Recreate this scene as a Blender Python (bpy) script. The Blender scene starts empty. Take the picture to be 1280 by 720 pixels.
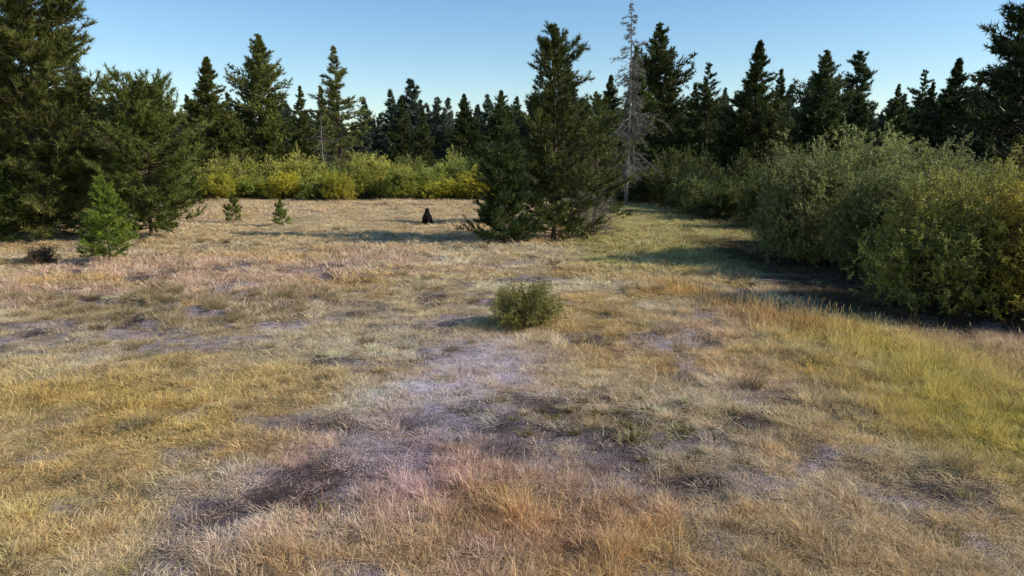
import bpy, math, numpy as np, mathutils
from math import radians
scene = bpy.context.scene

# ------------------------------------------------------------------ helpers
def h2(ix, iy, seed):
    n = (ix.astype(np.int64)*374761393 + iy.astype(np.int64)*668265263 + seed*1442695041) & 0xFFFFFFFF
    n = ((n ^ (n >> 13)) * 1274126177) & 0xFFFFFFFF
    n = n ^ (n >> 16)
    return (n & 0xFFFFFF) / float(0xFFFFFF)
def vnoise(x, y, seed=0):
    x = np.asarray(x, float); y = np.asarray(y, float)
    ix = np.floor(x); iy = np.floor(y); fx = x-ix; fy = y-iy
    fx = fx*fx*(3-2*fx); fy = fy*fy*(3-2*fy)
    a = h2(ix, iy, seed); b = h2(ix+1, iy, seed); c = h2(ix, iy+1, seed); d = h2(ix+1, iy+1, seed)
    return (a*(1-fx)+b*fx)*(1-fy) + (c*(1-fx)+d*fx)*fy
def fbm(x, y, seed=0, o=4):
    s = 0; a = .5; t = 0
    for i in range(o):
        s = s + a*vnoise(x*2**i+i*17.3, y*2**i-i*9.1, seed+i); t += a; a *= .5
    return s/t
def sst(a, b, x):
    t = np.clip((x-a)/(b-a), 0, 1); return t*t*(3-2*t)
def lin(r, g, b):
    c = np.array([r, g, b])/255.; return np.where(c <= .04045, c/12.92, ((c+.055)/1.055)**2.4)
def unit(v):
    return v/np.maximum(np.linalg.norm(v, axis=-1, keepdims=True), 1e-9)

def ground_z(x, y):
    x = np.asarray(x, float); y = np.asarray(y, float)
    z = .35*(fbm(x/14, y/14, 3, 3)-.5) + .18*(fbm(x/2.2, y/2.2, 8, 3)-.5)+.15*(fbm(x/.55, y/.55, 12, 2)-.5)*(np.abs(y) < 40)
    near = np.exp(-((x**2+y**2)/60.))
    tus = np.exp(-((x+9.3)/3.2)**2-((y-19.3)/2.2)**2)
    z = z + tus*.28*(sst(.45, .7, vnoise(x*1.5, y*1.5, 77))-.4)
    return z*(1-.3*near)

class MB:
    def __init__(s): s.v=[]; s.n=0; s.t=[]; s.tm=[]; s.q=[]; s.qm=[]; s.a=[]
    def add(s, V, F, m, sh=None):
        V = np.asarray(V, np.float32).reshape(-1, 3); F = np.asarray(F, np.int64)
        if len(F) == 0: return
        s.v.append(V); s.a.append(np.full(len(V), .5, np.float32) if sh is None else np.asarray(sh, np.float32))
        if F.shape[1] == 3: s.t.append(F+s.n); s.tm.append(np.full(len(F), m))
        else: s.q.append(F+s.n); s.qm.append(np.full(len(F), m))
        s.n += len(V)
    def mesh(s, name, mats, smooth=False, col=None):
        V = np.concatenate(s.v); A = np.concatenate(s.a)
        T = np.concatenate(s.t) if s.t else np.zeros((0, 3), int); Q = np.concatenate(s.q) if s.q else np.zeros((0, 4), int)
        TM = np.concatenate(s.tm) if s.t else np.zeros(0, int); QM = np.concatenate(s.qm) if s.q else np.zeros(0, int)
        me = bpy.data.meshes.new(name)
        me.vertices.add(len(V)); me.vertices.foreach_set("co", V.ravel())
        li = np.concatenate([T.ravel(), Q.ravel()]).astype(np.int32)
        me.loops.add(len(li)); me.loops.foreach_set("vertex_index", li)
        me.polygons.add(len(T)+len(Q))
        st = np.concatenate([np.arange(len(T))*3, len(T)*3+np.arange(len(Q))*4]).astype(np.int32)
        me.polygons.foreach_set("loop_start", st)
        me.polygons.foreach_set("material_index", np.concatenate([TM, QM]).astype(np.int32))
        for m in mats: me.materials.append(m)
        at = me.attributes.new("shade", 'FLOAT', 'POINT'); at.data.foreach_set("value", A)
        if col is not None:
            ac = me.attributes.new("gcol", 'FLOAT_VECTOR', 'POINT'); ac.data.foreach_set("vector", col.astype(np.float32).ravel())
        me.update(calc_edges=True)
        if smooth: me.polygons.foreach_set("use_smooth", np.ones(len(me.polygons), bool))
        return me

def sticks(B, P0, P1, r0, r1, m, k=3, sh=None):
    P0 = P0.reshape(-1, 3); P1 = P1.reshape(-1, 3); N = len(P0)
    if N == 0: return
    r0 = np.broadcast_to(r0, (N,)); r1 = np.broadcast_to(r1, (N,))
    d = unit(P1-P0); ref = np.where(np.abs(d[:, 2:3]) > .8, np.array([[1., 0, 0]]), np.array([[0, 0, 1.]]))
    u = unit(np.cross(d, ref)); w = np.cross(d, u)
    a = np.arange(k)/k*2*np.pi
    c = np.cos(a)[None, :, None]*u[:, None]+np.sin(a)[None, :, None]*w[:, None]
    V = np.concatenate([P0[:, None]+c*r0[:, None, None], P1[:, None]+c*r1[:, None, None]], 1)
    i = np.arange(k); j = (i+1) % k
    f = np.stack([i, j, j+k, i+k], 1)
    F = (f[None]+(np.arange(N)*2*k)[:, None, None]).reshape(-1, 4)
    B.add(V, F, m, None if sh is None else np.repeat(sh, 2*k))

def tube(B, P, R, m, k=10, rough=0., rng=None):
    P = np.asarray(P, float); n = len(P); d = unit(np.gradient(P, axis=0))
    u = unit(np.cross(d, np.array([[1., .01, 0]]))); w = np.cross(d, u); a = np.arange(k)/k*2*np.pi
    rr = np.asarray(R)[:, None]*np.ones((1, k))
    if rng is not None and rough: rr = rr*(1+rough*rng.normal(size=(n, k)))
    V = P[:, None]+(np.cos(a)[None, :, None]*u[:, None]+np.sin(a)[None, :, None]*w[:, None])*rr[..., None]
    F = []
    for q in range(n-1):
        for i in range(k):
            j = (i+1) % k; F.append([q*k+i, q*k+j, (q+1)*k+j, (q+1)*k+i])
    B.add(V, F, m)

# ------------------------------------------------------------------ materials
def newmat(name):
    m = bpy.data.materials.new(name); m.use_nodes = True; nt = m.node_tree; nt.nodes.clear()
    return m, nt
def N(nt, t, **k):
    n = nt.nodes.new(t)
    for a, b in k.items(): setattr(n, a, b)
    return n
def leafmat(name, c_dark, c_light, transl=.25, rough=.6, use_objcol=True, spec=.25, nscale=.7):
    m, nt = newmat(name); L = nt.links.new
    at = N(nt, 'ShaderNodeAttribute', attribute_name='shade')
    geo = N(nt, 'ShaderNodeNewGeometry'); nz = N(nt, 'ShaderNodeTexNoise'); nz.inputs['Scale'].default_value = nscale; nz.inputs['Detail'].default_value = 2
    L(geo.outputs['Position'], nz.inputs['Vector'])
    ad = N(nt, 'ShaderNodeMath', operation='ADD'); L(at.outputs['Fac'], ad.inputs[0]); L(nz.outputs['Fac'], ad.inputs[1])
    sb = N(nt, 'ShaderNodeMath', operation='SUBTRACT'); L(ad.outputs[0], sb.inputs[0]); sb.inputs[1].default_value = .5; sb.use_clamp = True
    mx = N(nt, 'ShaderNodeMix', data_type='RGBA'); L(sb.outputs[0], mx.inputs[0])
    mx.inputs[6].default_value = (*c_dark, 1); mx.inputs[7].default_value = (*c_light, 1)
    oi = N(nt, 'ShaderNodeObjectInfo')
    mr = N(nt, 'ShaderNodeMapRange'); mr.inputs[3].default_value = .78; mr.inputs[4].default_value = 1.25; L(oi.outputs['Random'], mr.inputs[0])
    m2 = N(nt, 'ShaderNodeVectorMath', operation='SCALE'); L(mx.outputs[2], m2.inputs[0]); L(mr.outputs[0], m2.inputs[3])
    out = m2.outputs[0]
    if use_objcol:
        m3 = N(nt, 'ShaderNodeVectorMath', operation='MULTIPLY'); L(out, m3.inputs[0]); L(oi.outputs['Color'], m3.inputs[1]); out = m3.outputs[0]
    p = N(nt, 'ShaderNodeBsdfPrincipled'); p.inputs['Roughness'].default_value = rough; p.inputs['Specular IOR Level'].default_value = spec
    L(out, p.inputs['Base Color'])
    tr = N(nt, 'ShaderNodeBsdfTranslucent'); L(out, tr.inputs['Color'])
    ms = N(nt, 'ShaderNodeMixShader'); ms.inputs[0].default_value = transl
    L(p.outputs[0], ms.inputs[1]); L(tr.outputs[0], ms.inputs[2])
    o = N(nt, 'ShaderNodeOutputMaterial'); L(ms.outputs[0], o.inputs[0])
    return m
def barkmat(name, c1, c2, scale=6):
    m, nt = newmat(name); L = nt.links.new
    geo = N(nt, 'ShaderNodeTexCoord'); mp = N(nt, 'ShaderNodeMapping'); mp.inputs['Scale'].default_value = (1, 1, .3)
    nz = N(nt, 'ShaderNodeTexNoise'); nz.inputs['Scale'].default_value = scale; nz.inputs['Detail'].default_value = 5
    L(geo.outputs['Object'], mp.inputs[0]); L(mp.outputs[0], nz.inputs['Vector'])
    mr = N(nt, 'ShaderNodeMapRange'); mr.inputs[1].default_value = .35; mr.inputs[2].default_value = .65; L(nz.outputs['Fac'], mr.inputs[0])
    mx = N(nt, 'ShaderNodeMix', data_type='RGBA'); L(mr.outputs[0], mx.inputs[0]); mx.inputs[6].default_value = (*c1, 1); mx.inputs[7].default_value = (*c2, 1)
    p = N(nt, 'ShaderNodeBsdfPrincipled'); p.inputs['Roughness'].default_value = .9; p.inputs['Specular IOR Level'].default_value = .1
    L(mx.outputs[2], p.inputs['Base Color'])
    b = N(nt, 'ShaderNodeBump'); b.inputs['Distance'].default_value = .03; L(nz.outputs['Fac'], b.inputs['Height']); L(b.outputs[0], p.inputs['Normal'])
    o = N(nt, 'ShaderNodeOutputMaterial'); L(p.outputs[0], o.inputs[0]); return m

M_bark = barkmat('pine_bark', (.06, .042, .03), (.18, .125, .09))
M_dead = barkmat('dead_wood', (.10, .085, .075), (.27, .23, .21))
M_char = barkmat('charred_wood', (.006, .005, .005), (.022, .016, .014), 9)
M_twig = barkmat('willow_stem', (.09, .065, .045), (.2, .16, .12))
M_pine = leafmat('pine_needles', (.042, .056, .020), (.235, .25, .075), .25, .5)
M_far = leafmat('haze_tinted_needles', (.040, .056, .038), (.15, .18, .105), .2, .6, False)  # distance haze painted into the needle colour as a bluish-grey tint
M_lich = leafmat('lichen_twigs', (.10, .095, .075), (.21, .195, .155), .1, .8)
M_wil = leafmat('willow_leaves', (.10, .115, .030), (.54, .52, .20), .34, .45, nscale=1.1)
M_brn = leafmat('dry_leaves', (.09, .055, .035), (.2, .125, .085), .2, .8)

def grassmat():
    m, nt = newmat('dry_grass'); L = nt.links.new
    ic = N(nt, 'ShaderNodeAttribute', attribute_name='gcol', attribute_type='INSTANCER')
    at = N(nt, 'ShaderNodeAttribute', attribute_name='shade')
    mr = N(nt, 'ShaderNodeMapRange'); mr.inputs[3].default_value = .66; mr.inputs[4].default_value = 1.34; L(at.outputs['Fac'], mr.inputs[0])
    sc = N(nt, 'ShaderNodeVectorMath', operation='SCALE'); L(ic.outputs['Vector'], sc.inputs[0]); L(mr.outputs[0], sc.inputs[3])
    d = N(nt, 'ShaderNodeBsdfDiffuse'); L(sc.outputs[0], d.inputs[0])
    t = N(nt, 'ShaderNodeBsdfTranslucent'); L(sc.outputs[0], t.inputs[0])
    ms = N(nt, 'ShaderNodeMixShader'); ms.inputs[0].default_value = .3; L(d.outputs[0], ms.inputs[1]); L(t.outputs[0], ms.inputs[2])
    o = N(nt, 'ShaderNodeOutputMaterial'); L(ms.outputs[0], o.inputs[0]); return m
M_grass = grassmat()
def groundmat():
    m, nt = newmat('meadow_soil'); L = nt.links.new
    at = N(nt, 'ShaderNodeAttribute', attribute_name='gcol')
    geo = N(nt, 'ShaderNodeNewGeometry')
    n1 = N(nt, 'ShaderNodeTexNoise'); n1.inputs['Scale'].default_value = 5; n1.inputs['Detail'].default_value = 8; n1.inputs['Roughness'].default_value = .7
    n2 = N(nt, 'ShaderNodeTexNoise'); n2.inputs['Scale'].default_value = 38; n2.inputs['Detail'].default_value = 4
    L(geo.outputs['Position'], n1.inputs['Vector']); L(geo.outputs['Position'], n2.inputs['Vector'])
    a = N(nt, 'ShaderNodeMath', operation='ADD'); L(n1.outputs['Fac'], a.inputs[0]); L(n2.outputs['Fac'], a.inputs[1])
    mr = N(nt, 'ShaderNodeMapRange'); mr.inputs[1].default_value = .78; mr.inputs[2].default_value = 1.22; mr.inputs[3].default_value = .3; mr.inputs[4].default_value = 1.5
    L(a.outputs[0], mr.inputs[0])
    sc = N(nt, 'ShaderNodeVectorMath', operation='SCALE'); L(at.outputs['Vector'], sc.inputs[0]); L(mr.outputs[0], sc.inputs[3])
    p = N(nt, 'ShaderNodeBsdfDiffuse'); L(sc.outputs[0], p.inputs[0])
    b = N(nt, 'ShaderNodeBump'); b.inputs['Distance'].default_value = .1; L(a.outputs[0], b.inputs['Height']); L(b.outputs[0], p.inputs['Normal'])
    o = N(nt, 'ShaderNodeOutputMaterial'); L(p.outputs[0], o.inputs[0]); return m
M_ground = groundmat()

# ------------------------------------------------------------------ meadow colour field (vegetation types, plus painted willow shade)
def G(x, y, cx, cy, rx, ry, ang=0):
    dx = x-cx+1.6*(fbm(x*.6, y*.6, 41, 3)-.5)*min(rx, 2); dy = y-cy+1.6*(fbm(x*.6+30, y*.6, 43, 3)-.5)*min(ry, 2)
    c, s = math.cos(ang), math.sin(ang)
    return np.exp(-(((dx*c+dy*s)/rx)**2+((-dx*s+dy*c)/ry)**2))
def field(x, y):
    n1 = fbm(x/3.2, y/3.2, 11, 4); n2 = fbm(x/.7, y/.7, 21, 3); n3 = fbm(x/7, y/7, 31, 3); n4 = fbm(x/1.7, y/1.7, 35, 4)
    def mixc(c, k, w): return c*(1-w[:, None])+k[None]*w[:, None]
    straw = lin(232, 206, 162); pale = lin(244, 224, 188); ochre = lin(222, 186, 114); pink = lin(228, 190, 168)
    c = np.repeat(straw[None], len(x), 0)
    c = mixc(c, pale, sst(.5, .66, n1)*.8)
    c = mixc(c, pink, sst(.46, .64, n3)*.6)
    c = mixc(c, ochre, sst(.5, .66, fbm(x/2.1, y/2.1, 51, 3))*.6)
    bare = sst(.53, .62, n2*.5+n4*.5)*.9
    hs = .6+.5*(n3-.5)*2
    far = sst(24, 38, y)
    c = mixc(c, lin(240, 210, 164), far*.7); bare = bare*(1-far*.75)
    def patch(col, w, cc): return mixc(cc, np.asarray(col), np.clip(w, 0, 1))
    g = G(x, y, -7.6, 11.6, 3.6, 2.0)*.8; c = patch(lin(224, 192, 112), g, c); hs = hs+g*.4; bare = bare*(1-g)
    g = G(x, y, -5.5, 6.5, 2.2, 1.2)*.6; c = patch(lin(232, 206, 140), g, c); hs = hs+g*.25; bare = bare*(1-g)
    g = G(x, y, .7, 7.0, 1.7, 1.15)*.9; c = patch(lin(212, 168, 80), g, c); hs = hs+g*.3; bare = bare*(1-g*.6)
    g = G(x, y, -1.3, 8.8, 2.0, 2.0)*.85; c = patch(lin(228, 190, 188), g, c)
    g = G(x, y, .1, 8.8, 1.0, 1.0)*.5; c = patch(lin(214, 170, 152), g, c)
    g = G(x, y, -.9, 12.7, 1.4, 2.6); c = patch(lin(232, 218, 222), g*.7, c); bare = np.maximum(bare, g*1.0*sst(.38, .54, n2)); hs = hs-g*.2
    g = G(x, y, 1.7, 10.6, 1.0, 1.6, -.4); bare = np.maximum(bare, g*1.2*sst(.34, .52, n2)); hs = hs-g*.1
    g = G(x, y, -2.9, 7.9, 1.5, 1.4); bare = np.maximum(bare, g*1.0*sst(.44, .56, n2))
    g = G(x, y, -7, 17.5, 6.5, 3.0); c = patch(lin(216, 196, 166), g*.6, c); bare = np.maximum(bare, g*1.0*sst(.42, .55, n2*.6+n4*.4))
    g = G(x, y, 3.8, 8.8, 2.8, 3.6); c = patch(lin(218, 194, 168), g*.5, c); bare = np.maximum(bare, g*.95*sst(.44, .56, n2*.6+n4*.4))
    g = G(x, y, 3.0, 14.5, 3.0, 2.6); bare = np.maximum(bare, g*.85*sst(.46, .58, n2*.6+n4*.4))
    xb = 8.0-.045*np.maximum(y-14, 0)**1.3+1.6*(fbm(x/2, y/2, 71, 3)-.5)
    g = np.exp(-((x-xb)/2.1)**2)*sst(7, 10, y)*(1-sst(16, 20, y)); c = patch(lin(214, 198, 98), g*.8, c); hs = hs+g*.25; bare = bare*(1-g)
    g = np.exp(-((x-(7.1-.42*(y-17))+1.2*(n4-.5))/1.0)**2)*sst(15, 17.5, y)*(1-sst(22, 26, y)); c = patch(lin(214, 174, 112), g*.75, c); hs = hs+g*.6; bare = bare*(1-g)
    g = sst(1.5, 4, x)*sst(22, 28, y)*(1-sst(60, 70, y))*(1-sst(13, 18, x)); c = patch(lin(204, 194, 122), g*.75*(.6+.8*n4), c); bare = bare*(1-g)
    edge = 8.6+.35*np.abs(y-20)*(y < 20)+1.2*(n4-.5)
    g = sst(edge-1.2, edge+.6, x)*sst(15.5, 17.5, y)*(1-sst(33, 38, y)); c = patch(lin(98, 84, 66), g*.85, c); hs = hs*(1-.4*g)  # painted shade: ground colour darkened around the right willows to deepen their shadow
    g = sst(5, 12, x)*(1-sst(14, 17, y)); c = patch(lin(216, 188, 126), g*.3, c)
    g = np.maximum(sst(66, 72, y), sst(24, 30, np.abs(x))*sst(28, 34, y)*(x < 0)); c = patch(lin(130, 118, 84), g, c)
    g = sst(11, 13.5, x)*sst(33, 38, y); c = patch(lin(98, 92, 64), g*.8, c)
    c = c*(.80+.4*fbm(x/.6, y/.6, 61, 2))[:, None]
    return c, np.clip(bare, 0, 1), np.clip(hs, .3, 1.5)

# ------------------------------------------------------------------ ground sheet
def axis(parts):
    out = []
    for a, b, s in parts: out.append(np.arange(a, b, s))
    return np.concatenate(out+[np.array([parts[-1][1]])])
xs = axis([(-1600, -200, 100), (-200, -60, 10), (-60, -26, 1.2), (-26, -11, .22), (-11, 11, .13), (11, 26, .22), (26, 60, 1.2), (60, 200, 10), (200, 1600, 100)])
ys = axis([(-300, -20, 20), (-20, 3, 1.2), (3, 16, .12), (16, 30, .2), (30, 76, .6), (76, 200, 6), (200, 2400, 100)])
X, Y = np.meshgrid(xs, ys); x = X.ravel(); y = Y.ravel()
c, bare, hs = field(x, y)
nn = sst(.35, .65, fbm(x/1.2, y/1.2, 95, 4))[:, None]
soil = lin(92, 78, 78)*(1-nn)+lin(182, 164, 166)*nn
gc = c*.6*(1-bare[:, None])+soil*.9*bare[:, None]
w = G(x, y, -.9, 12.7, 1.3, 2.2)[:, None]*.8*sst(.35, .55, fbm(x/.6, y/.6, 97, 3))[:, None]; gc = gc*(1-w)+(lin(232, 216, 228)[None])*w
w = G(x, y, 1.7, 10.6, 1.0, 1.6, -.4)[:, None]*bare[:, None]*.9; gc = gc*(1-w)+(lin(74, 62, 58)[None])*w
B = MB(); nx = len(xs); ny = len(ys)
I, J = np.meshgrid(np.arange(nx-1), np.arange(ny-1)); i0 = (J*nx+I).ravel()
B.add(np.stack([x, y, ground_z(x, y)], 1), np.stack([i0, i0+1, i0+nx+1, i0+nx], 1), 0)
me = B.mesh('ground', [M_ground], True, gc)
ground = bpy.data.objects.new('ground', me); scene.collection.objects.link(ground)

# ------------------------------------------------------------------ instancing
def scatter(name, protos, pts, rot, scl, idx, col):
    coll = bpy.data.collections.new(name+'_parts')
    for k, me in enumerate(protos):
        o = bpy.data.objects.new('%s_part_%02d' % (name, k), me); coll.objects.link(o)
    m = bpy.data.meshes.new(name); m.vertices.add(len(pts)); m.vertices.foreach_set('co', pts.astype(np.float32).ravel())
    for nm, ty, f, a in (('rot', 'FLOAT_VECTOR', 'vector', rot), ('scl', 'FLOAT_VECTOR', 'vector', scl), ('gcol', 'FLOAT_VECTOR', 'vector', col)):
        at = m.attributes.new(nm, ty, 'POINT'); at.data.foreach_set(f, a.astype(np.float32).ravel())
    at = m.attributes.new('pick', 'INT', 'POINT'); at.data.foreach_set('value', idx.astype(np.int32))
    ob = bpy.data.objects.new(name, m); scene.collection.objects.link(ob)
    ng = bpy.data.node_groups.new(name+'_nodes', 'GeometryNodeTree')
    ng.interface.new_socket('Geometry', in_out='INPUT', socket_type='NodeSocketGeometry')
    ng.interface.new_socket('Geometry', in_out='OUTPUT', socket_type='NodeSocketGeometry')
    gi = ng.nodes.new('NodeGroupInput'); go = ng.nodes.new('NodeGroupOutput')
    ci = ng.nodes.new('GeometryNodeCollectionInfo'); ci.inputs['Collection'].default_value = coll
    ci.inputs['Separate Children'].default_value = True; ci.inputs['Reset Children'].default_value = True
    ip = ng.nodes.new('GeometryNodeInstanceOnPoints'); ip.inputs['Pick Instance'].default_value = True
    def na(nm, ty):
        n = ng.nodes.new('GeometryNodeInputNamedAttribute'); n.data_type = ty; n.inputs['Name'].default_value = nm; return n.outputs['Attribute']
    ng.links.new(gi.outputs[0], ip.inputs['Points']); ng.links.new(ci.outputs[0], ip.inputs['Instance'])
    ng.links.new(na('pick', 'INT'), ip.inputs['Instance Index'])
    e = ng.nodes.new('FunctionNodeEulerToRotation'); ng.links.new(na('rot', 'FLOAT_VECTOR'), e.inputs[0]); ng.links.new(e.outputs[0], ip.inputs['Rotation'])
    ng.links.new(na('scl', 'FLOAT_VECTOR'), ip.inputs['Scale']); ng.links.new(ip.outputs[0], go.inputs[0])
    md = ob.modifiers.new('scatter', 'NODES'); md.node_group = ng
    return ob

# ------------------------------------------------------------------ grass
def clump(name, seed, nb, rad, hmin, hmax, lean, wid, heads=0.):
    r = np.random.default_rng(seed); B = MB()
    a = r.uniform(0, 6.283, nb); rr = rad*np.sqrt(r.uniform(0, 1, nb))
    p = np.stack([np.cos(a)*rr, np.sin(a)*rr, np.full(nb, -.02)], 1)
    h = r.uniform(hmin, hmax, nb)*(1-.4*(rr/rad)**2); la = a+r.normal(0, .9, nb); ln = h*np.abs(r.normal(lean, lean*.6, nb))
    d = np.stack([np.cos(la), np.sin(la), 0*la], 1)
    sd = r.uniform(0, 6.283, nb); s = np.stack([np.cos(sd), np.sin(sd), 0*sd], 1)*wid*r.uniform(.6, 1.3, nb)[:, None]*.5
    z = np.array([[0, 0, 1.]])
    m1 = p+d*(ln*.3)[:, None]+z*(h*.55)[:, None]; m2 = p+d*ln[:, None]+z*h[:, None]
    V = np.stack([p-s, p+s, m1+s*.8, m1-s*.8, m2+s*.15, m2-s*.15], 1)
    o = (np.arange(nb)*6)[:, None]
    F = np.concatenate([o+np.array([[0, 1, 2, 3]]), o+np.array([[3, 2, 4, 5]])])
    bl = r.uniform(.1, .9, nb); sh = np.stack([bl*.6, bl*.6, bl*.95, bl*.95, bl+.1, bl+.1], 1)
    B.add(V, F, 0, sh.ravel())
    k = int(nb*heads)
    if k:
        t = m2[:k]; u = z*.03+d[:k]*.01
        V = np.stack([t-u, t+s[:k]*1.6, t+u*1.6, t-s[:k]*1.6], 1)
        B.add(V, (np.arange(k)*4)[:, None]+np.array([[0, 1, 2, 3]]), 0, np.repeat(bl[:k]*.7+.1, 4))
    return B.mesh(name, [M_grass])
gp = [clump('grass_a', 1, 46, .15, .06, .20, .7, .0055), clump('grass_b', 2, 40, .17, .08, .26, .8, .0055, .25),
      clump('grass_c', 3, 50, .13, .04, .13, 1.2, .006), clump('grass_d', 4, 30, .15, .16, .42, .4, .005, .5),
      clump('grass_e', 5, 60, .11, .12, .30, .65, .006), clump('grass_f', 6, 40, .18, .015, .05, 3.0, .007),
      clump('grass_g', 7, 18, .16, .06, .20, .7, .014), clump('grass_h', 8, 16, .17, .08, .28, .8, .013),
      clump('grass_i', 9, 18, .14, .04, .13, 1.2, .015), clump('grass_j', 10, 14, .15, .16, .42, .4, .012),
      clump('grass_k', 11, 24, .11, .12, .30, .65, .014), clump('grass_l', 12, 14, .18, .015, .05, 3.0, .018)]
rng = np.random.default_rng(42)
def grass_points():
    P = []
    for y0, y1, dens in [(4.2, 9, 115), (9, 14, 84), (14, 20, 50), (20, 30, 27), (30, 45, 13), (45, 74, 6)]:
        wmax = .8*y1+1.5; n = int((y1-y0)*2*wmax*dens); y = rng.uniform(y0, y1, n); x = rng.uniform(-wmax, wmax, n)
        k = np.abs(x) < .8*y+1.5; P.append(np.stack([x[k], y[k]], 1))
    return np.concatenate(P)
P = grass_points(); x, y = P.T
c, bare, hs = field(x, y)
keep = rng.uniform(0, 1, len(x)) > bare*.95
x, y, c, bare, hs = x[keep], y[keep], c[keep], bare[keep], hs[keep]
n = len(x); u = rng.uniform(0, 1, n)
tall = sst(.7, 1.2, hs)
idx = np.where(u < .25, 0, np.where(u < .42, 1, np.where(u < .68, 2, np.where(u < .68+.16*tall+.01, 3, np.where(u < .84, 4, 5)))))
idx = np.where((bare > .3) & (rng.uniform(0, 1, n) < .6), 5, idx)
idx = np.where(y > rng.normal(22, 3, n), idx+6, idx)
sw = (1+.042*np.clip(y-8, 0, 40))*rng.uniform(.8, 1.3, n)
loc = fbm(x/.35, y/.35, 91, 2)
sh = (1+.010*np.clip(y-8, 0, 40))*rng.uniform(.6, 1.3, n)*hs*(.3+1.35*loc)
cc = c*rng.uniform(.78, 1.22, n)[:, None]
hue = rng.normal(0, 1, n)[:, None]; cc = cc*(1+hue*np.array([[.04, 0, -.07]]))
gr = (rng.uniform(0, 1, n) < .04)[:, None]; cc = np.where(gr, cc*np.array([[.66, .74, .5]]), cc)
dk = (rng.uniform(0, 1, n) < .10)[:, None]; cc = np.where(dk, cc*np.array([[.46, .38, .34]]), cc)
rot = np.stack([rng.normal(0, .1, n), rng.normal(0, .1, n), rng.uniform(0, 6.283, n)], 1)
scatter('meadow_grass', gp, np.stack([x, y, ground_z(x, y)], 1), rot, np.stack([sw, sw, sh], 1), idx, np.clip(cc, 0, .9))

tp = [clump('tussock_a', 21, 190, .16, .16, .38, .75, .008), clump('tussock_b', 22, 160, .22, .10, .30, .9, .009), clump('weed', 23, 60, .07, .05, .14, 1.0, .014)]
n1 = 380
tx = np.concatenate([rng.normal(-9.2, 2.6, 180), rng.uniform(-22, 14, n1-180)]); ty = np.concatenate([rng.normal(19.2, 1.5, 180), rng.uniform(6, 45, n1-180)])
wx = np.concatenate([rng.normal(1.7, .7, 50), rng.uniform(-8, 8, 40)]); wy = np.concatenate([rng.normal(10.4, .9, 50), rng.uniform(6, 16, 40)])
ax = np.concatenate([tx, wx]); ay = np.concatenate([ty, wy]); n = len(ax)
idx = np.concatenate([rng.integers(0, 2, n1), np.full(len(wx), 2)])
col = np.concatenate([np.repeat(lin(186, 164, 122)[None], n1, 0)*rng.uniform(.42, 1.1, n1)[:, None], np.repeat(lin(138, 126, 80)[None], len(wx), 0)*rng.uniform(.5, 1.2, len(wx))[:, None]])
s = rng.uniform(.55, 1.3, n)
scatter('grass_tussocks', tp, np.stack([ax, ay, ground_z(ax, ay)], 1), np.stack([0*ax, 0*ax, rng.uniform(0, 6.28, n)], 1), np.stack([s, s, s*.85], 1), idx, col)

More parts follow.
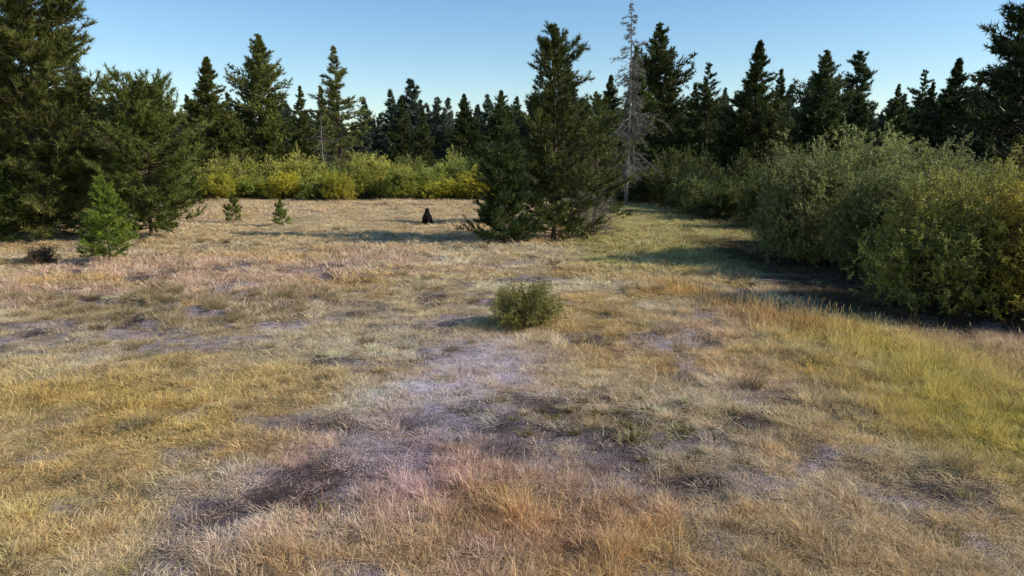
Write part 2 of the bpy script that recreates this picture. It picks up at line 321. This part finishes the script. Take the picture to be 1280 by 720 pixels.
# ------------------------------------------------------------------ conifers
def conifer(name, seed, H, R, cb=.12, nb=110, M=9, T=3, K=12, tl=.22, tw=.03, prof='cone', e0=-.15, e1=.7, gaps=.12, dead=10, curve=.12,
            mats=None, r0=None, droop=0., irregular=.25, whorl=.15):
    r = np.random.default_rng(seed); B = MB(); r0 = r0 or H*.015
    s = np.linspace(0, 1, 16); ph = r.uniform(0, 6, 2)
    wob = H*.012*np.stack([np.sin(s*5+ph[0])-np.sin(ph[0]), np.cos(s*4+ph[1])-np.cos(ph[1])], 1)*s[:, None]
    tp_ = np.stack([wob[:, 0], wob[:, 1], s*H-.15*(1-s)], 1); tr = r0*((1-s)**.85*.95+.03); tr[0] *= 1.35
    tube(B, tp_, tr, 0, 10, .04, r)
    def tpos(z): return np.stack([np.interp(z, s*H, tp_[:, 0]), np.interp(z, s*H, tp_[:, 1]), z], -1)
    t = np.sort((np.arange(nb)+r.uniform(0, 1, nb))/nb)*.985; z = H*(cb+(1-cb)*t)
    wh = .35*H/14; z = z*(1-whorl)+(np.round(z/wh)*wh)*whorl
    az = np.arange(nb)*2.39996+r.normal(0, .5, nb)
    if prof == 'cone': pr = (1-t)**1.0*np.minimum(1, .75+t*3)*1.05
    elif prof == 'round': pr = np.sqrt(np.clip(1-(np.abs(t-.38)/.66)**2.0, .02, 1))*(1-.15*t)
    elif prof == 'col': pr = np.clip((1-t)**.65, 0, 1)*np.minimum(1, .6+t*2)
    else: pr = (1-t)**.78*np.minimum(1, .5+t*1.8)*1.05
    secn = 1+irregular*2*(vnoise(az*1.1+50, z*.55, seed)-.5)+irregular*1.2*(vnoise(z*1.1, z*0, seed+5)-.5)
    Lb = np.maximum(R*pr*r.uniform(.5, 1.15, nb)*secn, .035*R)
    alive = r.uniform(0, 1, nb) > gaps
    el = e0+(e1-e0)*t**1.2+r.normal(0, .2, nb)
    hd = np.stack([np.cos(az), np.sin(az), 0*az], 1); S = 6; ss = np.linspace(0, 1, S)
    base = tpos(z)
    side = np.stack([-np.sin(az), np.cos(az), 0*az], 1); bend = r.normal(0, .12, nb)
    PT = base[:, None]+hd[:, None]*(Lb*np.cos(el))[:, None, None]*ss[None, :, None]+side[:, None]*(Lb*bend)[:, None, None]*(ss**2)[None, :, None]
    PT[..., 2] += Lb[:, None]*(np.sin(el)[:, None]*ss+(curve-droop)*ss**2)
    rb = np.clip(Lb*.014, .006, .09)
    for q in range(S-1): sticks(B, PT[:, q], PT[:, q+1], rb*(1-ss[q]*.85), rb*(1-ss[q+1]*.85), 0, 4)
    A = np.where(alive)[0]; bi = np.repeat(A, M); nt = len(bi)
    u = .18+.82*np.tile((np.arange(M)+.5)/M, len(A))+r.normal(0, .04, nt); u = np.clip(u, .08, 1)
    f = u*(S-1); k = np.minimum(f.astype(int), S-2); fr = (f-k)[:, None]
    p0 = PT[bi, k]*(1-fr)+PT[bi, k+1]*fr; bd = unit(PT[bi, k+1]-PT[bi, k])
    sg = np.where(r.uniform(0, 1, nt) < .5, -1, 1)*r.uniform(.3, 1.1, nt)
    td = unit(bd+side[bi]*sg[:, None]+np.stack([0*u, 0*u, r.normal(.25-droop*2, .42, nt)], 1))
    szf = np.clip(.4+1.1*Lb/R, .45, 1.)[bi]
    tlg = (.1+.34*(1-u)+.08)*Lb[bi]*r.uniform(.6, 1.2, nt)+tl*.4*szf
    tlg = np.minimum(tlg, .38*R+.1)
    p1 = p0+td*tlg[:, None]; sticks(B, p0, p1, rb[bi]*.35+.002, .003, 0, 3)
    ti = np.repeat(np.arange(nt), T); tu = np.tile((np.arange(T)+1.)/T, nt)+r.normal(0, .06, len(ti))
    tc = p0[ti]+(p1-p0)[ti]*tu[:, None]; tdir = unit(td[ti]+np.stack([0*tu, 0*tu, np.full(len(tu), .45-droop*3)], 1)*.8); tsz = szf[ti]
    nl = 8; lz = H-np.linspace(0, .07*H, nl); lp = tpos(lz); lp[:, :2] += r.normal(0, .02, (nl, 2))
    tc = np.concatenate([tc, lp]); tdir = np.concatenate([tdir, np.repeat([[0, 0, 1.]], nl, 0)]); tsz = np.concatenate([tsz, np.full(nl, .5)])
    tsh = np.clip(r.normal(.5, .24, len(tc)), 0, 1)
    ni = np.repeat(np.arange(len(tc)), K); m = len(ni)
    nd = unit(tdir[ni]*.75+r.normal(0, .55, (m, 3))); ln = tl*r.uniform(.6, 1.2, m)*tsz[ni]
    b0 = tc[ni]-tdir[ni]*(tl*.5*r.uniform(0, 1, m)*tsz[ni])[:, None]
    wv = unit(np.cross(nd, r.normal(size=(m, 3))))*(tw*.5*r.uniform(.7, 1.3, m)*tsz[ni])[:, None]
    V = np.stack([b0-wv, b0+wv, b0+nd*ln[:, None]], 1)
    B.add(V, np.arange(m*3).reshape(-1, 3), 1, np.repeat(np.clip(tsh[ni]+r.normal(0, .12, m), 0, 1), 3))
    if dead:
        zz = r.uniform(.06, max(cb*1.6, .2), dead)*H; a2 = r.uniform(0, 6.28, dead); l2 = R*r.uniform(.25, .7, dead)
        q0 = tpos(zz); h2_ = np.stack([np.cos(a2), np.sin(a2), r.normal(-.1, .2, dead)], 1); q1 = q0+h2_*l2[:, None]
        sticks(B, q0, q1, .02*H/12, .005, 0, 3)
        for _ in range(5):
            fq = r.uniform(.3, 1, dead)[:, None]; a = q0+(q1-q0)*fq; b = a+unit(h2_+r.normal(0, .7, (dead, 3)))*(l2*.3)[:, None]
            sticks(B, a, b, .007, .003, 0, 3)
    return B.mesh(name, mats or [M_bark, M_pine])

def put(name, me, x, y, rz=0., s=1., col=(1, 1, 1), sz=None, dz=-.05):
    o = bpy.data.objects.new(name, me); scene.collection.objects.link(o)
    o.location = (x, y, float(ground_z(np.array([x]), np.array([y]))[0])+dz); o.rotation_euler = (0, 0, rz); o.scale = (s, s, sz or s); o.color = (*col, 1)
    return o

put('pine_tree', conifer('pine_center', 111, 10.3, 2.9, .03, 230, 12, 3, 14, .25, .036, 'odd', -.05, .8, .10, 14, .2, irregular=.85), 2.1, 36.2, .4, col=(.75, .76, .58))
put('pine_tree', conifer('pine_young_dense', 102, 4.1, 1.65, .02, 130, 10, 3, 14, .2, .03, 'round', .0, .8, .03, 0, .2, irregular=.35), -.35, 34.4, 1., col=(.45, .6, .46))
put('pine_tree', conifer('pine_behind', 103, 7.8, 2.9, .1, 120, 10, 3, 13, .27, .04, 'odd', .0, .7, .15, 14, .2, irregular=.6), 5.0, 44.5, 2., col=(.7, .75, .6))
put('pine_tree', conifer('pine_left_giant', 104, 15.5, 4.5, .03, 340, 14, 4, 12, .30, .042, 'odd', -.1, .7, .06, 10, .15, irregular=.4), -23.2, 36.3, .3, col=(.92, .88, .62))
put('pine_tree', conifer('pine_left_broad', 105, 6.6, 2.7, .08, 190, 12, 3, 14, .25, .033, 'round', -.1, .9, .05, 6, .25), -17.9, 36.2, .8, col=(.9, .95, .62))
put('pine_tree', conifer('pine_left_small', 106, 3.35, 1.35, .06, 70, 9, 3, 15, .18, .024, 'cone', .1, .8, .02, 0, .25), -15.3, 27.6, 0, col=(1.15, 1.35, .6))
put('pine_tree', conifer('pine_left_edge', 107, 3.0, 1.3, .03, 90, 8, 3, 14, .2, .028, 'round', .1, .9, .02, 0, .2), -24.3, 34.6, 0, col=(.65, .8, .55))
sap = conifer('pine_sapling', 108, 1.9, .7, .08, 38, 6, 2, 16, .16, .024, 'cone', .2, .9, .05, 0, .2)
put('pine_sapling', sap, -17.0, 44.6, 0, 1, (1, 1.1, .65)); put('pine_sapling', sap, -13.5, 42.8, 2, .9, (1, 1.2, .65))
mid = [conifer('pine_mid_a', 201, 14, 4.9, .03, 270, 12, 3, 8, .40, .09, 'cone', -.1, .7, .03, 4, irregular=.25),
       conifer('pine_mid_b', 202, 16, 4.6, .06, 260, 12, 3, 8, .40, .09, 'odd', -.1, .7, .06, 8, irregular=.4),
       conifer('pine_mid_c', 203, 15.5, 2.8, .2, 120, 9, 3, 8, .40, .075, 'odd', -.1, .6, .22, 22, irregular=.65),
       conifer('pine_mid_d', 204, 14, 3.3, .05, 200, 10, 3, 8, .40, .085, 'cone', -.2, .6, .06, 8, irregular=.35),
       conifer('pine_mid_e', 205, 15, 3.8, .10, 190, 10, 3, 8, .42, .085, 'col', -.1, .6, .10, 12, irregular=.5)]
R_ = np.random.default_rng(7)
for (mi, x, y, H, col) in [
    (0, -32.4, 80, 14.3, (1.1, 1.05, .7)), (1, -28.6, 85, 17.4, (1.1, 1.05, .72)), (2, -19.9, 86, 16.3, (1.1, 1.05, .9)), (3, -26, 92, 12.5, (.8, .85, .7)),
    (3, -24.0, 95, 12.8, (1.4, 1.3, 1.3)), (1, -41, 84, 10, (.8, .85, .7)), (0, -46, 88, 10.5, (.8, .85, .7)), (3, -36, 94, 10.5, (.8, .9, .75)),
    (0, -29, 45, 8.6, (.85, .85, .6)), (1, -34, 50, 12, (.8, .8, .6)),
    (1, 14.8, 75, 17.0, (.7, .75, .6)), (3, 12.0, 72, 14.5, (.65, .7, .55)), (3, 16.8, 70, 10.8, (.75, .8, .6)), (2, 20.9, 80, 13.8, (.75, .8, .6)), (0, 21.5, 84, 11.0, (.65, .7, .55)),
    (0, 22.6, 70, 14.5, (.65, .7, .55)), (3, 26.8, 76, 12.7, (.6, .67, .55)), (1, 33.2, 81, 15.3, (.6, .67, .55)), (4, 39.4, 86, 15.8, (.55, .63, .55)),
    (3, 30.0, 84, 12.3, (.6, .67, .55)), (3, 43, 84, 12.0, (.55, .65, .55)), (2, 48, 88, 13.9, (.55, .65, .55)), (0, 46, 84, 10.5, (.55, .65, .55)), (3, 36.5, 78, 9.5, (.6, .67, .55)),
    (4, 34.5, 50, 16.8, (.42, .5, .42)), (0, 36.5, 62, 12, (.42, .5, .42)), (1, 39, 58, 13, (.42, .5, .42)), (3, 33.5, 60, 10, (.45, .53, .42)), (1, 40.5, 55, 15, (.42, .5, .42)),
    (3, 29, 62, 8.5, (.5, .58, .45)), (0, 43, 66, 12, (.45, .53, .42)), (3, 8.2, 66, 8.5, (.6, .65, .5)), (1, 6.6, 82, 11.8, (.65, .7, .55)), (0, 10.5, 80, 12.5, (.65, .7, .55)),
    (3, 4.2, 92, 11.0, (.65, .7, .55)), (3, 0.5, 86, 7.5, (.8, .85, .65)), (3, -10.5, 88, 9.8, (.8, .85, .7)), (0, -6, 98, 12.0, (.7, .78, .62)), (3, -14.5, 98, 11.6, (.7, .78, .62)), (1, -1.5, 100, 12.6, (.65, .73, .6))]:
    me = mid[mi]; h0 = [14, 16, 15.5, 14, 15][mi]; s = H/h0
    put('pine_tree', me, x, y, R_.uniform(0, 6.28), s*R_.uniform(.95, 1.12), col, s)
snag = conifer('snag_tall', 301, 16, 2.5, .15, 140, 9, 3, 6, .32, .022, 'odd', -.35, .3, .12, 16, -.15, [M_dead, M_lich], droop=.12, irregular=.7, r0=.17)
put('dead_tree', snag, 9.3, 60, 1.2); put('dead_tree', snag, 12.4, 78, 3.2, .9, (.8, .8, .8))
snag2 = conifer('snag_bare', 302, 11, 2.6, .06, 70, 8, 1, 4, .28, .02, 'odd', -.3, .3, .3, 22, -.1, [M_dead, M_lich], droop=.1, irregular=.6)
put('dead_tree', snag2, -26.5, 72, 1.2, .5, (1.3, 1.25, 1.2), .3); put('dead_tree', snag2, 10.6, 64, 2.2, .7, sz=.6)
put('dead_tree', snag2, -20.8, 82, 2.2, .9, (1, 1, 1), .8)
put('dead_shrub', conifer('dead_brush', 303, 2.0, 1.5, .05, 70, 7, 2, 4, .2, .014, 'round', .1, .6, .1, 20, 0., [M_dead, M_lich], irregular=.6, r0=.05), 4.2, 37.4, .3, 1., (1.1, 1.0, .9))

# distant forest
fm = [M_bark, M_far]
fp = [conifer('forest_a', 401, 14, 3.4, .05, 130, 7, 2, 6, .7, .2, 'cone', -.1, .6, .05, 0, mats=fm), conifer('forest_b', 402, 16, 3.2, .1, 130, 7, 2, 6, .7, .2, 'odd', -.1, .6, .08, 8, irregular=.4, mats=fm),
      conifer('forest_c', 403, 13, 2.6, .06, 110, 7, 2, 6, .65, .18, 'cone', -.2, .6, .08, 6, irregular=.35, mats=fm), conifer('forest_d', 404, 15, 2.5, .25, 80, 7, 2, 6, .65, .18, 'odd', -.1, .6, .12, 12, irregular=.4, mats=fm)]
fx = []; fy = []
for y0, y1, sp in [(106, 130, 4.5), (130, 175, 5.4), (175, 260, 8)]:
    for v in np.arange(y0, y1, sp):
        ww = v+25; xx = np.arange(-ww, ww, sp); fx.append(xx+rng.uniform(-.48, .48, len(xx))*sp); fy.append(v+rng.uniform(-.48, .48, len(xx))*sp)
fx = np.concatenate(fx); fy = np.concatenate(fy)
ex = rng.uniform(48, 90, 70); ey = rng.uniform(45, 98, 70); e2 = rng.uniform(-95, -46, 70); e3 = rng.uniform(50, 98, 70)
fx = np.concatenate([fx, ex, e2]); fy = np.concatenate([fy, ey, e3]); n = len(fx)
hh = rng.uniform(.54, .94, n)*(.8+.4*vnoise(fx/9, fy/9, 5)); hh *= 1+.10*sst(5, 40, fx); ws = hh*rng.uniform(.85, 1.2, n)
scatter('distant_forest', fp, np.stack([fx, fy, ground_z(fx, fy)-.1], 1), np.stack([0*fx, 0*fx, rng.uniform(0, 6.28, n)], 1), np.stack([ws, ws, hh], 1), rng.integers(0, 4, n), np.ones((n, 3)))

# ------------------------------------------------------------------ willows
def willow(name, seed, H, R, nst=260, ntw=9, nl=16, leaf=.085, lw=.028, twl=.42, mats=None, low=.34, sk=.012, lobe=.5, u0=.2):
    r = np.random.default_rng(seed); B = MB()
    a = r.uniform(0, 6.283, nst); q = r.uniform(0, 1, nst)**.45; edge = 1+.35*(vnoise(a*1.3+9, a*0, seed)-.5)*2*q
    tx = np.cos(a)*q*R*edge; ty = np.sin(a)*q*R*edge
    lob = 1-lobe*.5+lobe*vnoise(tx*1.3/R*2.2+seed, ty*1.3/R*2.2, seed+3)
    top = H*(low+(1-low)*np.sqrt(np.clip(1-q**3., 0, 1)))*lob*r.uniform(.8, 1.04, nst)
    lowm = (q > .75) & (r.uniform(0, 1, nst) < .45); top = np.where(lowm, top*r.uniform(.3, .8, nst), top)
    base = np.stack([tx*.3, ty*.3, 0*tx], 1); S = 7; ss = np.linspace(0, 1, S)
    PT = np.zeros((nst, S, 3)); PT[..., 0] = base[:, :1]+(tx-base[:, 0])[:, None]*ss**1.1; PT[..., 1] = base[:, 1:2]+(ty-base[:, 1])[:, None]*ss**1.1
    PT[..., 2] = top[:, None]*(1.25*ss-.25*ss**2.5*(1+.5*q[:, None]))
    PT[:, 1:] += r.normal(0, .03*R/2, (nst, S-1, 3))
    for i in range(S-1): sticks(B, PT[:, i], PT[:, i+1], sk*(1.05-ss[i]*.8)*1.3, sk*(1.05-ss[i+1]*.8)*1.3, 0, 3)
    bi = np.repeat(np.arange(nst), ntw); n = len(bi); u = r.uniform(u0, 1, n)**.8; f = u*(S-1); k = np.minimum(f.astype(int), S-2); fr = (f-k)[:, None]
    p0 = PT[bi, k]*(1-fr)+PT[bi, k+1]*fr; bd = unit(PT[bi, k+1]-PT[bi, k])
    td = unit(bd*.5+r.normal(0, .6, (n, 3))+np.array([[0, 0, .2]])); L_ = twl*r.uniform(.5, 1.25, n); p1 = p0+td*L_[:, None]
    sticks(B, p0, p1, sk*.3, sk*.15, 0, 3)
    li = np.repeat(np.arange(n), nl); m = len(li); lu = r.uniform(.05, 1.05, m)
    c0 = p0[li]+(p1-p0)[li]*lu[:, None]+r.normal(0, .012, (m, 3)); ld = unit(td[li]*.7+r.normal(0, .6, (m, 3))); ll = leaf*r.uniform(.6, 1.25, m)
    wv = unit(np.cross(ld, r.normal(size=(m, 3))))*(lw*.5*r.uniform(.7, 1.3, m))[:, None]
    V = np.stack([c0, c0+ld*(ll*.45)[:, None]+wv, c0+ld*ll[:, None], c0+ld*(ll*.45)[:, None]-wv], 1)
    tsh = np.clip(r.normal(.5, .24, n), 0, 1)
    B.add(V, np.arange(m*4).reshape(-1, 4), 1, np.repeat(np.clip(tsh[li]+r.normal(0, .12, m), 0, 1), 4))
    return B.mesh(name, mats or [M_twig, M_wil])
wn = [willow('willow_a', 501, 4.0, 2.5, 480, 10, 17, .095, .034, .4, lobe=.85), willow('willow_b', 502, 3.6, 2.4, 470, 10, 17, .095, .034, .4, lobe=.85), willow('willow_c', 503, 4.2, 2.7, 500, 10, 17, .095, .034, .4, lobe=.85)]
gg = (.86, .90, .80); yl = (1.15, .95, .4)
for (k, x, y, s, sz, col) in [(0, 10.9, 27.6, .9, 1.02, gg), (2, 13.3, 29.2, 1, 1.08, gg), (1, 12.2, 24.4, .8, .87, (.8, .88, .7)), (1, 11.5, 19.4, .82, .90, (.85, .85, .5)),
                              (0, 13.7, 18.4, .9, .86, yl), (2, 14.8, 22.6, .85, .83, (.95, .9, .5)), (2, 17.4, 25, 1, .9, (1.05, .93, .5)), (2, 18.5, 31, 1.05, 1.0, gg), (0, 21.5, 28, 1, 1, yl), (1, 16.5, 32.5, .9, .95, gg), (0, 15.4, 27.0, .8, .8, gg), (2, 18.5, 20.5, 1, .85, yl)]:
    put('willow_shrub', wn[k], x, y, x*3.1, s, col, sz)
wf = [willow('willow_far_a', 511, 3.6, 2.6, 220, 8, 11, .17, .06, .5, lobe=.7), willow('willow_far_b', 512, 3.2, 2.8, 220, 8, 11, .17, .06, .5, lobe=.7), willow('willow_far_c', 513, 3.8, 2.4, 210, 8, 11, .17, .06, .5, lobe=.7)]
rr = np.random.default_rng(77)
def far_w(x, y, sz, col):
    k = int(rr.integers(0, 3)); put('willow_shrub', wf[k], x, y, rr.uniform(0, 6.28), rr.uniform(.7, 1.1), col, sz*rr.uniform(.75, 1.25))
for i in range(15):
    x = -28.5+i*1.85+rr.normal(0, .7); far_w(x, 70.5+rr.normal(0, 1.3), .74, [(1.15, 1.2, .5), (1.7, 1.5, .38), (.9, 1.0, .5), (1.45, 1.35, .42)][int(rr.integers(0, 4))])
for i in range(17):
    x = -36+i*2.4+rr.normal(0, .8); far_w(x, 76.5+rr.normal(0, 1.6), 1.05, [(1.25, 1.25, .7), (1.4, 1.3, .75), (.9, .98, .6)][int(rr.integers(0, 3))])
for i in range(9):
    x = -40+i*4+rr.normal(0, .6); far_w(x, 84+rr.normal(0, 1.4), 1.0, (.9, .95, .65))
for (x, y, sz) in [(9.0, 66, .8), (11.5, 63, .9), (13.0, 60, .95), (14.3, 56.5, 1.0), (13.8, 52, .95), (13.6, 47.5, 1.0), (16.5, 50, 1.1), (18.5, 58, 1.1), (20, 53, 1.1), (14.6, 42, .95), (17.5, 45, 1.1), (18.5, 38, .95), (22, 48, 1.1), (7, 72, .9), (3, 76, .8), (10, 72, 1),
                   (14.5, 66, 1.1), (18, 68, 1.2), (24, 60, 1.1), (27, 55, 1.1), (25, 45, 1.1), (29, 48, 1.0), (24, 37, .9), (27, 40, 1.1), (31, 43, 1.2), (35, 47, 1.2), (31, 56, 1.2), (22, 70, 1.2), (27, 68, 1.2), (32, 68, 1.2), (37, 70, 1.2)]:
    far_w(x, y, sz, (.4, .46, .3))
for (x, y, sz) in [(-30, 58, .8), (-33, 64, .9), (-36, 60, 1), (-40, 66, 1), (-29, 40, .6), (-37, 50, 1.1), (-34, 44, .9)]: far_w(x, y, sz, (.65, .72, .45))
put('small_shrub', willow('shrub_small', 521, 1.0, .98, 230, 8, 11, .05, .014, .2, low=.35, sk=.006, lobe=.7), .35, 16.6, 0, 1, (1.05, 1.0, .6))
put('dry_shrub', willow('shrub_dry', 522, .75, .62, 110, 8, 9, .05, .018, .16, [M_twig, M_brn], .4, .007), -17.8, 27.4, 0, 1)

# ------------------------------------------------------------------ charred stump
def stump():
    r = np.random.default_rng(5); B = MB(); k = 18
    prof = [(-.1, .40), (.0, .36), (.08, .31), (.2, .28), (.38, .265), (.52, .24), (.62, .19), (.70, .14), (.80, .125), (.90, .11), (.95, .05)]
    a = np.arange(k)/k*2*np.pi; V = []
    for z, rad in prof:
        rd = rad*(1+.13*np.sin(a*5+1)*(1.2-z)+.06*r.normal(size=k)); V.append(np.stack([np.cos(a)*rd+.03*z, np.sin(a)*rd*.85, z+.03*r.normal(size=k)*(z > .5)], 1))
    F = [[q*k+i, q*k+(i+1) % k, (q+1)*k+(i+1) % k, (q+1)*k+i] for q in range(len(prof)-1) for i in range(k)]
    B.add(np.concatenate(V), F, 0)
    aa = r.uniform(0, 6.28, 12); rd = r.uniform(.1, .22, 12); p = np.stack([np.cos(aa)*rd, np.sin(aa)*rd, np.full(12, .5)], 1)
    q = p+np.stack([0*aa, 0*aa, r.uniform(.08, .3, 12)], 1)*1; sticks(B, p, q, .04, .008, 0, 4)
    for j in range(6):
        b = j*1.05+.3; tube(B, [(np.cos(b)*.2, np.sin(b)*.2, .14), (np.cos(b)*.36, np.sin(b)*.36, .05), (np.cos(b)*.55, np.sin(b)*.55, -.06)], [.08, .06, .02], 0, 6)
    return B.mesh('charred_stump', [M_char], True)
put('charred_tree_stump', stump(), -5.15, 44.2, 0, 1.1)

# ------------------------------------------------------------------ light, sky, camera
elev = 31.; sx, sy = 1.0, -.14
d = np.array([sx, sy]); d = d/np.linalg.norm(d)
tosun = mathutils.Vector((d[0]*math.cos(radians(elev)), d[1]*math.cos(radians(elev)), math.sin(radians(elev))))
sun = bpy.data.lights.new('sun', 'SUN'); sun.energy = 5.0; sun.angle = radians(.5); sun.color = (1, .94, .83)
so = bpy.data.objects.new('sun', sun); scene.collection.objects.link(so); so.rotation_euler = tosun.to_track_quat('Z', 'Y').to_euler(); so.location = (30, 0, 40)
w = bpy.data.worlds.new("World"); scene.world = w; w.use_nodes = True; nt = w.node_tree
bg = nt.nodes['Background']; sk = nt.nodes.new('ShaderNodeTexSky'); sk.sky_type = 'NISHITA'; sk.sun_disc = False
sk.sun_elevation = radians(elev); sk.sun_rotation = math.atan2(d[0], d[1]); sk.air_density = 1.0; sk.dust_density = .1; sk.ozone_density = 2.4
hsv = nt.nodes.new('ShaderNodeHueSaturation'); hsv.inputs['Saturation'].default_value = 1.18; hsv.inputs['Value'].default_value = 1.05
nt.links.new(sk.outputs[0], hsv.inputs['Color']); nt.links.new(hsv.outputs[0], bg.inputs[0]); bg.inputs[1].default_value = .148
cam = bpy.data.cameras.new('camera'); cam.sensor_width = 36; cam.lens = 36*914/1280; cam.clip_end = 5000; cam.clip_start = .1
co = bpy.data.objects.new('camera', cam); scene.collection.objects.link(co); co.location = (0, 0, 4.0); co.rotation_euler = (radians(90-10.2), 0, 0)
scene.camera = co
scene.view_settings.view_transform = 'Standard'; scene.view_settings.look = 'None'; scene.view_settings.exposure = 0
